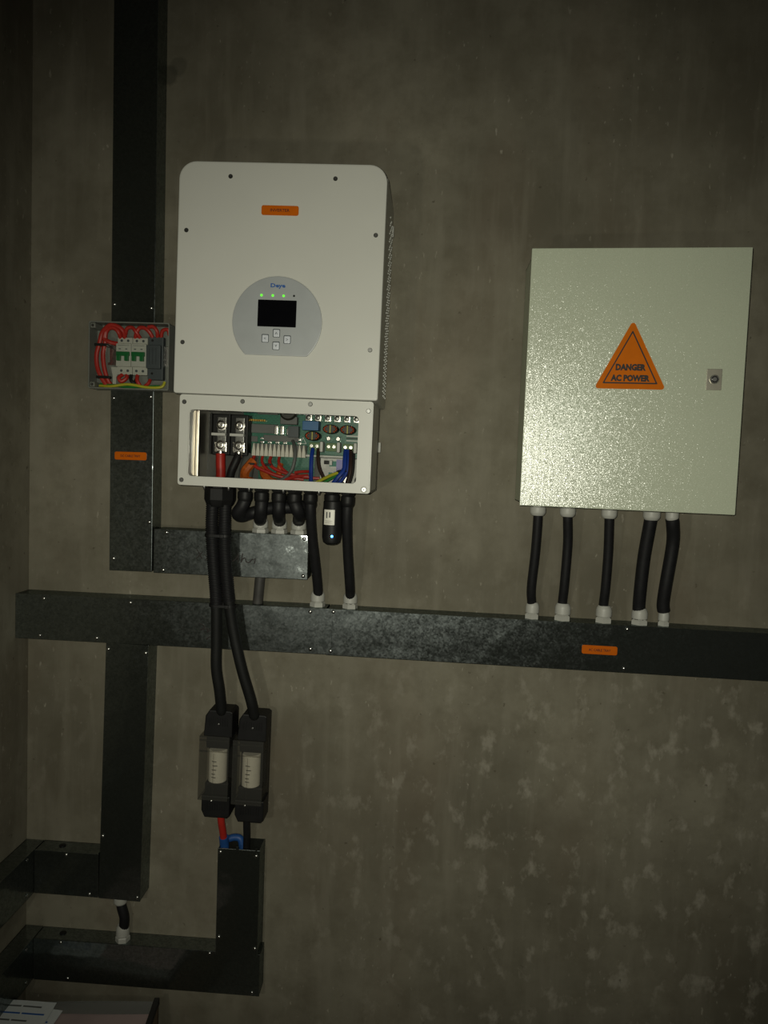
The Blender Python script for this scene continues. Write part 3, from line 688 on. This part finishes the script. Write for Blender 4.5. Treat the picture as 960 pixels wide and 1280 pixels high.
# ------------------------------------------------------------------ cables below the cabinet
CP = (
 ((.233, .085, 1.416), (.2345, .080, 1.384), (.2345, .066, 1.311), (.2320, .048, 1.228), (.2365, .034, 1.190), (.238, .032, 1.163)),
 ((.298, .085, 1.416), (.3000, .080, 1.387), (.3055, .064, 1.332), (.3060, .047, 1.240), (.3060, .034, 1.195), (.307, .032, 1.163)),
 ((.3885, .085, 1.416), (.3905, .080, 1.391), (.3960, .063, 1.318), (.3980, .047, 1.236), (.3985, .034, 1.193), (.400, .032, 1.163)),
 ((.480, .085, 1.416), (.4790, .080, 1.388), (.4755, .062, 1.313), (.4755, .047, 1.239), (.4780, .034, 1.193), (.4805, .032, 1.163)),
 ((.524, .085, 1.4005), (.5280, .081, 1.385), (.5355, .064, 1.343), (.5310, .048, 1.251), (.5310, .036, 1.205), (.5345, .032, 1.1865)))
CN = ('straight thin black cable under the grey cabinet, first from its hinge side', 'thin black cable under the grey cabinet, second from its hinge side',
      'thin black cable under the grey cabinet, middle one of five', 'thick black cable under the grey cabinet with a large gland, fourth from its hinge side',
      'thick curved black cable under the grey cabinet with a narrow gland, nearest its lock')
for P, n, r in zip(CP, CN, (.0105, .0105, .0105, .0140, .0142)):
    single('power_cable', RUBBER, n, 'cable', tube, P, r, 14, group='black cables from the grey cabinet into the trunk')
single('power_cable', RUBBER, 'black cable running from the inverter to the trunk, beside the data logger', 'cable', tube,
    ((-.268, .13, 1.418), (-.2675, .125, 1.384), (-.2660, .100, 1.328), (-.2600, .068, 1.253), (-.2575, .040, 1.195), (-.259, .032, 1.168)), .0115, 14)
single('power_cable', RUBBER, 'straight black cable from the inverter corner down to the trunk with orange plate', 'cable', tube,
    ((-.185, .13, 1.418), (-.1865, .122, 1.369), (-.1850, .095, 1.296), (-.1815, .064, 1.220), (-.1820, .040, 1.190), (-.183, .032, 1.163)), .0115, 14)
single('power_cable', GREYC, 'short dark grey conduit between the scribbled trunks', 'conduit', tube, ((-.396, .034, 1.2255), (-.398, .034, 1.194), (-.401, .032, 1.157)), .0120, 14)
single('power_cable', RUBBER, 'short black cable stub between two glands in the low left corner', 'cable', tube,
    ((-.719, .034, .412), (-.7150, .036, .394), (-.7085, .036, .372), (-.7090, .034, .352), (-.7125, .032, .326)), .0120, 14)
gland(TLV, -.719, .034, .428, False, .0170, NYLON, .027); gland(TBH, -.7125, .032, .3085, True, .0170, NYLON, .040)
# stubby cables between inverter and short trunk
BP = (
 (((-.4130, .13, 1.406), (-.4200, .13, 1.390), (-.4310, .122, 1.375), (-.4270, .104, 1.368), (-.4080, .086, 1.374), (-.3700, .080, 1.386), (-.3250, .078, 1.390), (-.2950, .050, 1.392), (-.2850, .000, 1.394)), 'bent black cable looping behind the inverter glands into the wall'),
 (((-.3765, .13, 1.406), (-.3770, .13, 1.385), (-.3830, .110, 1.366), (-.3930, .070, 1.362), (-.3985, .036, 1.352)), 'short black cable entering the gland next to the corrugated conduits'),
 (((-.3375, .13, 1.406), (-.3375, .13, 1.385), (-.3420, .105, 1.370), (-.3500, .060, 1.362), (-.3530, .036, 1.350)), 'short black cable entering the middle gland of the scribbled trunk'),
 (((-.3035, .13, 1.406), (-.2960, .13, 1.388), (-.2940, .105, 1.374), (-.3040, .060, 1.366), (-.3085, .036, 1.352)), 'short black cable entering the end gland of the scribbled trunk'))
for P, n in BP: single('stub_cable', RUBBER, n, 'cable', tube, P, .0142, 14, group='short black cables between the inverter and the scribbled trunk')

# ------------------------------------------------------------------ corrugated battery conduits
def conduit(P, label, split, r):
    t = thing('battery_conduit', P[-1], label, 'conduit', 'black battery conduits')
    S = catmull([V(*p) for p in P], 10)
    up = [p for p in S if p.z >= split]; lowp = [p for p in S if p.z <= split+.012]
    # resample the upper part finely for ribs
    L_ = [0]
    for a, b in zip(up, up[1:]): L_.append(L_[-1]+(b-a).length)
    n = int(L_[-1]/.0012); pts = []
    j = 0
    for i in range(n+1):
        s = L_[-1]*i/n
        while j < len(L_)-2 and L_[j+1] < s: j += 1
        f = (s-L_[j])/(L_[j+1]-L_[j]); pts.append(up[j].lerp(up[j+1], f))
    rad = [r+(.0009 if i % 4 in (1, 2) else -.0006) for i in range(len(pts))]
    bm = B(); sweep(bm, pts, rad, 16); obj('corrugated_tube', bm, RUBBER, t, smooth=25)
    rl = [r*.92]*len(lowp); rl[-1] = r*.62; rl[-2] = r*.85
    bm = B(); sweep(bm, lowp, rl, 16); obj('cable_sleeve', bm, SLEEVE, t)
    return t
conduit(((-.4835, .138, 1.395), (-.4845, .136, 1.350), (-.4835, .130, 1.300), (-.4800, .124, 1.240), (-.4755, .119, 1.177), (-.4745, .113, 1.085), (-.4745, .109, 1.020), (-.4680, .100, .963), (-.4660, .085, .906)),
    'black corrugated conduit running straight down to the fuse holder with red cable', 1.168, .0135)
conduit(((-.4555, .138, 1.395), (-.4560, .136, 1.350), (-.4560, .130, 1.300), (-.4525, .124, 1.240), (-.4465, .119, 1.177), (-.4355, .113, 1.105), (-.4165, .109, 1.023), (-.3955, .100, .949), (-.3880, .085, .900)),
    'black corrugated conduit bending away to the fuse holder with black cable', 1.172, .0135)
def tie(z, xa, xb, d, label):
    t = thing('cable_tie', ((xa+xb)/2, d, z), label, 'cable tie', 'black cable ties on the conduits')
    bm = B(); o = rrect(xa-.0160, xb+.0160, 0, .032, (.0155,)*4, 6); i = rrect(xa-.0148, xb+.0148, .0012, .0308, (.0145,)*4, 6)
    n = len(o); A = [[bm.verts.new((x, -(d-.016+y), zz)) for x, y in lp] for lp, zz in ((o, z-.0028), (o, z+.0028), (i, z+.0028), (i, z-.0028))]
    for a in range(4):
        for k in range(n): bm.faces.new((A[a][k], A[a][(k+1) % n], A[(a+1) % 4][(k+1) % n], A[(a+1) % 4][k]))
    obj('strap', bm, BLACK, t)
    one('tie_head', BLACK, t, box, xb-.006, xb+.002, d+.014, d+.0205, z-.0040, z+.0040, .001)
tie(1.325, -.4842, -.4560, .1335, 'black cable tie round both corrugated conduits just under the inverter')
tie(1.166, -.4755, -.4455, .1180, 'black cable tie round both conduits in front of the long trunk')

# ------------------------------------------------------------------ breaker box beside the inverter
BX = thing('breaker_box', (-.695, .062, 1.640), 'small grey plastic breaker box with clear lid and red wires beside the inverter', 'breaker box')
bx0, bx1, bz0, bz1, bd0, bd1 = -.7830, -.5985, 1.6415, 1.7905, .0635, .1080
bm = B(); box(bm, bx0, bx1, bd0, bd0+.003, bz0, bz1)
obj('back_panel', bm, BOXP, BX, smooth=0)
bm = B(); t_ = .0025
frame(bm, rrect(bx0, bx1, bz0, bz1, (.004,)*4, 3), rrect(bx0+t_, bx1-t_, bz0+t_, bz1-t_, (.003,)*4, 3), bd0, bd1, .0006); obj('side_wall', bm, BOXP, BX)
one('clear_lid', CLEAR, BX, lambda bm: plate(bm, rrect(bx0-.0006, bx1+.0006, bz0-.0006, bz1+.0006, (.005,)*4, 4), bd1-.0004, bd1+.0020, .0008))
for x, z in ((bx0+.009, bz0+.009), (bx0+.009, bz1-.009)):
    one('corner_post', BOXP, BX, lambda bm: box(bm, x-.006, x+.006, bd0, bd1-.001, z-.006, z+.006, .002)); screw(BX, x, z, bd1-.0005, .003, DSCREW)
one('din_rail', ZINC, BX, lambda bm: (box(bm, bx0+.034, bx1-.008, .066, .072, 1.703, 1.738), box(bm, bx0+.030, bx1-.006, .0715, .0735, 1.698, 1.704), box(bm, bx0+.030, bx1-.006, .0715, .0735, 1.737, 1.743)))
for k, x in enumerate((-.7235, -.6885)):
    br = one('circuit_breaker', WPLAST, BX, lambda bm: (box(bm, x, x+.0342, .0735, .0905, 1.6755, 1.7585, .0015), box(bm, x, x+.0342, .0900, .0985, 1.6930, 1.7440, .0012)), label='white two-pole breaker with green toggles')
    for q in (.0040, .0190):
        one('terminal_hole', DGREY, br, lambda bm: lathe(bm, V(x+q+.0055, .0903, 1.7515), (0, -1, 0), [(.0030, 0), (.0030, .0005), (.001, .0005)], 12))
        one('terminal_hole', DGREY, br, lambda bm: lathe(bm, V(x+q+.0055, .0903, 1.6845), (0, -1, 0), [(.0030, 0), (.0030, .0005), (.001, .0005)], 12))
    tg = one('toggle', GTOG, br, lambda bm: (box(bm, x+.0020, x+.0322, .0980, .1040, 1.7160, 1.7255, .001), box(bm, x+.0035, x+.0125, .0980, .1055, 1.7050, 1.7180, .001), box(bm, x+.0215, x+.0305, .0980, .1055, 1.7050, 1.7180, .001)), label='green toggle bar')
    one('printed_line', DGREY, br, lambda bm: (box(bm, x+.004, x+.030, .0984, .0987, 1.7395, 1.7402), box(bm, x+.006, x+.011, .0984, .0987, 1.7310, 1.7330), box(bm, x+.021, x+.026, .0984, .0987, 1.7310, 1.7330)))
sp_ = one('surge_protector', DGREY, BX, lambda bm: (box(bm, -.6535, -.6180, .0735, .0905, 1.6660, 1.7620, .002), box(bm, -.6535, -.6210, .0900, .1010, 1.6900, 1.7420, .0015)), label='dark blue-grey surge protection module')
for z in (1.7535, 1.6800): one('terminal_hole', BLACK, sp_, lambda bm: lathe(bm, V(-.6430, .0903, z), (0, -1, 0), [(.0028, 0), (.0028, .0006), (.001, .0006)], 12))
for q in (-.6465, -.6385, -.6310): one('groove', BLACK, sp_, box, q, q+.0006, .1005, .1013, 1.700, 1.735)
one('end_stop', WPLAST, BX, lambda bm: plate(bm, [(-.7390, 1.6925), (-.7235, 1.6925), (-.7235, 1.6760), (-.7270, 1.6700), (-.7270, 1.6540), (-.7350, 1.6540), (-.7350, 1.6700)][::-1], .074, .088, .0008))
Wb = lambda name, m, pts, r: one(name, m, BX, tube, pts, r, 10)
Wb('wire', REDD, ((-.7180, .086, 1.757), (-.7190, .094, 1.768), (-.7270, .096, 1.777), (-.7390, .096, 1.778), (-.7490, .094, 1.768), (-.7520, .092, 1.745), (-.7560, .092, 1.720), (-.7530, .092, 1.690), (-.7460, .090, 1.664), (-.7400, .085, 1.652)), .0050)
Wb('wire', REDD, ((-.7080, .086, 1.757), (-.7090, .096, 1.772), (-.7200, .099, 1.781), (-.7380, .099, 1.7835), (-.7570, .095, 1.768), (-.7640, .093, 1.745), (-.7700, .094, 1.720), (-.7690, .094, 1.695), (-.7610, .094, 1.672), (-.7500, .088, 1.652)), .0050)
Wb('wire', REDD, ((-.7250, .084, 1.745), (-.7400, .092, 1.747), (-.7530, .094, 1.755), (-.7500, .095, 1.770)), .0048)
Wb('wire', REDD, ((-.6840, .086, 1.757), (-.6800, .092, 1.768), (-.6720, .094, 1.780), (-.6600, .094, 1.780), (-.6500, .092, 1.772), (-.6440, .086, 1.760)), .0045)
Wb('wire', REDD, ((-.6720, .086, 1.757), (-.6790, .095, 1.770), (-.6880, .095, 1.780), (-.7000, .095, 1.778), (-.7060, .09, 1.765)), .0042)
Wb('wire', REDD, ((-.6330, .086, 1.760), (-.6320, .094, 1.774), (-.6400, .096, 1.783), (-.6520, .096, 1.782)), .0042)
Wb('wire', REDD, ((-.6250, .086, 1.760), (-.6200, .092, 1.775), (-.6080, .092, 1.778), (-.604, .09, 1.765)), .0042)
Wb('wire', REDD, ((-.6780, .086, 1.677), (-.6760, .093, 1.664), (-.6700, .092, 1.652)), .0044)
Wb('wire', REDD, ((-.7120, .086, 1.677), (-.7180, .094, 1.668), (-.7120, .094, 1.660), (-.7020, .090, 1.668), (-.7030, .086, 1.677)), .0044)
Wb('wire', RUBBER, ((-.6930, .086, 1.677), (-.6900, .094, 1.664), (-.6830, .094, 1.658), (-.6790, .086, 1.668)), .0040)
Wb('wire', REDD, ((-.6480, .086, 1.668), (-.6500, .092, 1.658), (-.6600, .09, 1.650)), .0040)
Wb('earth_wire', YELW, ((-.7640, .090, 1.6490), (-.7350, .096, 1.6480), (-.7050, .096, 1.6530), (-.6850, .096, 1.6530), (-.6500, .096, 1.6480), (-.6200, .094, 1.6500), (-.6130, .090, 1.6620)), .0032)
Wb('earth_wire', GRNW, ((-.7640, .086, 1.6530), (-.7300, .090, 1.6510), (-.7000, .090, 1.6480), (-.6600, .090, 1.6500), (-.6250, .09, 1.6520)), .0030)
for z, xa, xb in ((1.740, -.773, -.745), (1.668, -.768, -.738)): one('wire_tie', BLACK, BX, box, xa, xb, .085, .1015, z-.0030, z+.0030, .001)

# ------------------------------------------------------------------ fuse holders
def fuse_holder(x0, x1, zt, zb_, label):
    t = thing('fuse_holder', ((x0+x1)/2, 0, zb_), label, 'fuse holder', 'black fuse holders with clear covers', roty=.6)
    wd = x1-x0
    bm = B(); box(bm, x0, x1-.006, .001, .040, zb_+.004, zt-.016, .003); base = obj('base', bm, BLACK, t)
    for za, zb2, nm in ((zt-.062, zt, 'top_shroud'), (zb_, zb_+.052, 'bottom_shroud')):
        bm = B()
        prof = [(x0, za), (x1, za), (x1, zb2-.004), (x1-.006, zb2), (x0+.012, zb2), (x0+.003, zb2-.014)] if nm == 'top_shroud' else [(x0, zb2), (x0, za+.016), (x0+.008, za), (x1-.006, za), (x1, za+.006), (x1, zb2)]
        plate(bm, prof, .035, .088, .003); s = obj(nm, bm, BLACK, t, smooth=20)
        for k in range(8):
            xx = x0+.014+k*(wd-.026)/7; zz = (zb2-.036 if nm == 'top_shroud' else za+.018)
            one('vent_rib', BLACK, s, box, xx-.0012, xx+.0012, .0875, .0898, zz, zz+.019, .0005)
        for xx, zz in ((x0+wd*.52, za+.030), ) if nm == 'top_shroud' else ((x0+wd*.35, za+.040),):
            bm = B(); lathe(bm, V(xx, .0875, zz), (0, -1, 0), [(.003, 0), (.003, .002), (.0015, .003)], 10); obj('screw', bm, SCREW, s)
    one('fuse_clip', ZINC, t, box, x0+.016, x1-.016, .038, .050, zt-.078, zt-.064, .002)
    one('fuse_clip', ZINC, t, box, x0+.016, x1-.016, .038, .050, zb_+.054, zb_+.068, .002)
    one('fuse_block', BLACK, t, box, x0+.004, x1-.006, .038, .078, zb_+.048, zb_+.079, .003)
    one('fuse_block', BLACK, t, box, x0+.004, x1-.006, .038, .078, zt-.094, zt-.062, .003)
    fz0, fz1 = zb_+.079, zb_+.156
    bm = B(); lathe(bm, V((x0+x1)/2-.004, .062, fz0), (0, 0, 1), [(.0195, 0), (.0215, .002), (.0215, fz1-fz0-.002), (.0195, fz1-fz0)], 24); f = obj('fuse_body', bm, FUSEW, t, label='white ceramic fuse')
    for k, (a, b_, z) in enumerate(((-25, 5, .052), (-20, 12, .042), (-25, 5, .032), (-25, 0, .022), (-25, 3, .014))):
        one('printed_line', GREYC, f, curved, (x0+x1)/2-.004, .062, .0216, a, b_, fz0+z, fz0+z+.0018, .0002)
    # clear snap-on cover
    bm = B()
    cx0, cx1, c0, c1 = x0-.007, x1-.004, zb_+.045, zb_+.196
    for a in ((cx0, cx0+.0014, .030, .096, c0, c1), (cx1-.0014, cx1, .030, .096, c0, c1), (cx0, cx1, .0950, .0964, c0, c1), (cx0, cx1, .030, .096, c0, c0+.0014), (cx0, cx1, .030, .096, c1-.0014, c1)): box(bm, *a)
    for z in (c1-.010, c1-.036): box(bm, cx0, cx1, .0964, .0980, z, z+.003)
    box(bm, (cx0+cx1)/2-.0007, (cx0+cx1)/2+.0007, .0964, .0976, c0+.01, c1-.04)
    obj('clear_cover', bm, SMOKE, t, smooth=0)
    return t
fuse_holder(-.5090, -.4420, .9140, .6590, 'black fuse holder with clear cover above the red cable')
fuse_holder(-.4300, -.3620, .9090, .6530, 'black fuse holder with clear cover above the black cable')
rc = thing('battery_cable', (-.466, .035, .50), 'short red cable with blue tape dropping from a fuse holder into the open trunk', 'cable')
one('sheath', RED, rc, tube, ((-.4690, .062, .664), (-.4680, .058, .635), (-.4660, .046, .600), (-.4650, .036, .560), (-.464, .034, .50)), .0085, 14)
one('blue_tape', BLUETAPE, rc, tube, ((-.4655, .043, .592), (-.4652, .037, .572), (-.4648, .035, .548)), .0112, 14)
single('battery_cable', RUBBER, 'short black cable dropping from a fuse holder into the open trunk', 'cable', tube, ((-.4060, .062, .658), (-.4070, .058, .635), (-.4080, .048, .600), (-.4110, .036, .560), (-.411, .034, .50)), .0085, 14)
single('spare_wire', BLUETAPE, 'blue wire bundle lying inside the mouth of the open trunk', 'wire', tube, ((-.4600, .020, .576), (-.4450, .018, .580), (-.4300, .018, .576), (-.4240, .020, .55)), .0085, 12)

# ------------------------------------------------------------------ carton and papers in the low corner
CT = thing('cardboard_carton', (-.78, .32, 0), 'low cardboard carton with pale pink top standing in the left corner', 'carton')
cx0, cx1, cd0, cd1, ctop = -.955, -.602, .085, .56, .1990
bm = B(); t_ = .005
for a in ((cx0, cx1, cd0, cd0+t_, 0, ctop-.006), (cx0, cx1, cd1-t_, cd1, 0, ctop-.006), (cx0, cx0+t_, cd0, cd1, 0, ctop-.006), (cx1-t_, cx1, cd0, cd1, 0, ctop-.006), (cx0, cx1, cd0, cd1, 0, t_)): box(bm, *a)
obj('carton_body', bm, CARD, CT, smooth=0)
one('carton_top', PINK, CT, box, cx0-.001, cx1-.010, cd0+.002, cd1, ctop-.006, ctop, .001)
one('flap_shadow_strip', EDGE, CT, box, cx1-.011, cx1+.001, cd0-.006, cd1, ctop-.010, ctop+.006, .0015)  # dark strip painted in as the shadow of the carton's open flap
def sheet(bm, x0, x1, d0, d1, z, amp, rot=0, th=.0012, n=10, ph=0):
    g = {}
    for s in (0, 1):
        for i in range(n+1):
            for j in range(n+1):
                u, v = i/n, j/n
                g[s, i, j] = bm.verts.new(V(x0+(x1-x0)*u, d0+(d1-d0)*v, z+amp*(.5+.5*math.sin(3.1*u+2.2*v+ph)) + (th if s else 0)))
    for i in range(n):
        for j in range(n):
            bm.faces.new([g[1, i, j], g[1, i+1, j], g[1, i+1, j+1], g[1, i, j+1]]); bm.faces.new([g[0, i, j], g[0, i, j+1], g[0, i+1, j+1], g[0, i+1, j]])
    for i in range(n):
        for a, b, c_, d_ in (((0, i, 0), (0, i+1, 0), (1, i+1, 0), (1, i, 0)), ((0, i, n), (1, i, n), (1, i+1, n), (0, i+1, n)), ((0, 0, i), (1, 0, i), (1, 0, i+1), (0, 0, i+1)), ((0, n, i), (0, n, i+1), (1, n, i+1), (1, n, i))):
            bm.faces.new([g[a], g[b], g[c_], g[d_]])
low = [CT]
low.append(single('plastic_film', FILM, 'greyish see-through plastic film lying on the carton', 'plastic film', sheet, -.880, cx1-.012, .089, .128, ctop+.0004, .004, th=.0006))
for k, (x0_, x1_, dd, rz, z, lab) in enumerate(((-.960, -.835, .112, 8, ctop+.003, 'printed white sheet lying under another sheet on the carton'), (-.964, -.842, .100, 3, ctop+.010, 'topmost printed white sheet on the carton'))):
    t = thing('paper_sheet', ((x0_+x1_)/2, .28, z), lab, 'paper', 'printed sheets on the carton')
    bm = B(); sheet(bm, x0_, x1_, dd, dd+.22, z, .004, ph=k); obj('page', bm, PAPER, t)
    for q in range(8):
        zz = z+.0055
        bm = B()
        dq = dd+.016+q*.022
        n = 6; ln = (.085, .10, .07, .095)[q % 4]
        for (u0, u1) in ((.010, .010+ln*.45), (.014+ln*.45, .010+ln)):
            sheet(bm, x0_+u0, x0_+u1, dq, dq+.0045, z, 0, n=3, th=.0004)
        # lay the print on the page's own curve
        for v in bm.verts:
            u = (v.co.x-x0_)/(x1_-x0_); vv = (-v.co.y-dd)/.22
            v.co.z += .004*(.5+.5*math.sin(3.1*u+2.2*vv+k)) + .0011
        obj('printed_line', bm, BLUEINK if q % 3 == 1 else GREYW, t)
    t.rotation_euler = (0, 0, R(-rz)); low.append(t)
# the carton and what lies on it stand a little askew to the wall
pv = V(cx1, cd0, 0); turn = Matrix.Translation(pv) @ Matrix.Rotation(R(7), 4, 'Z') @ Matrix.Translation(-pv)
for o in low: o.matrix_basis = turn @ o.matrix_basis
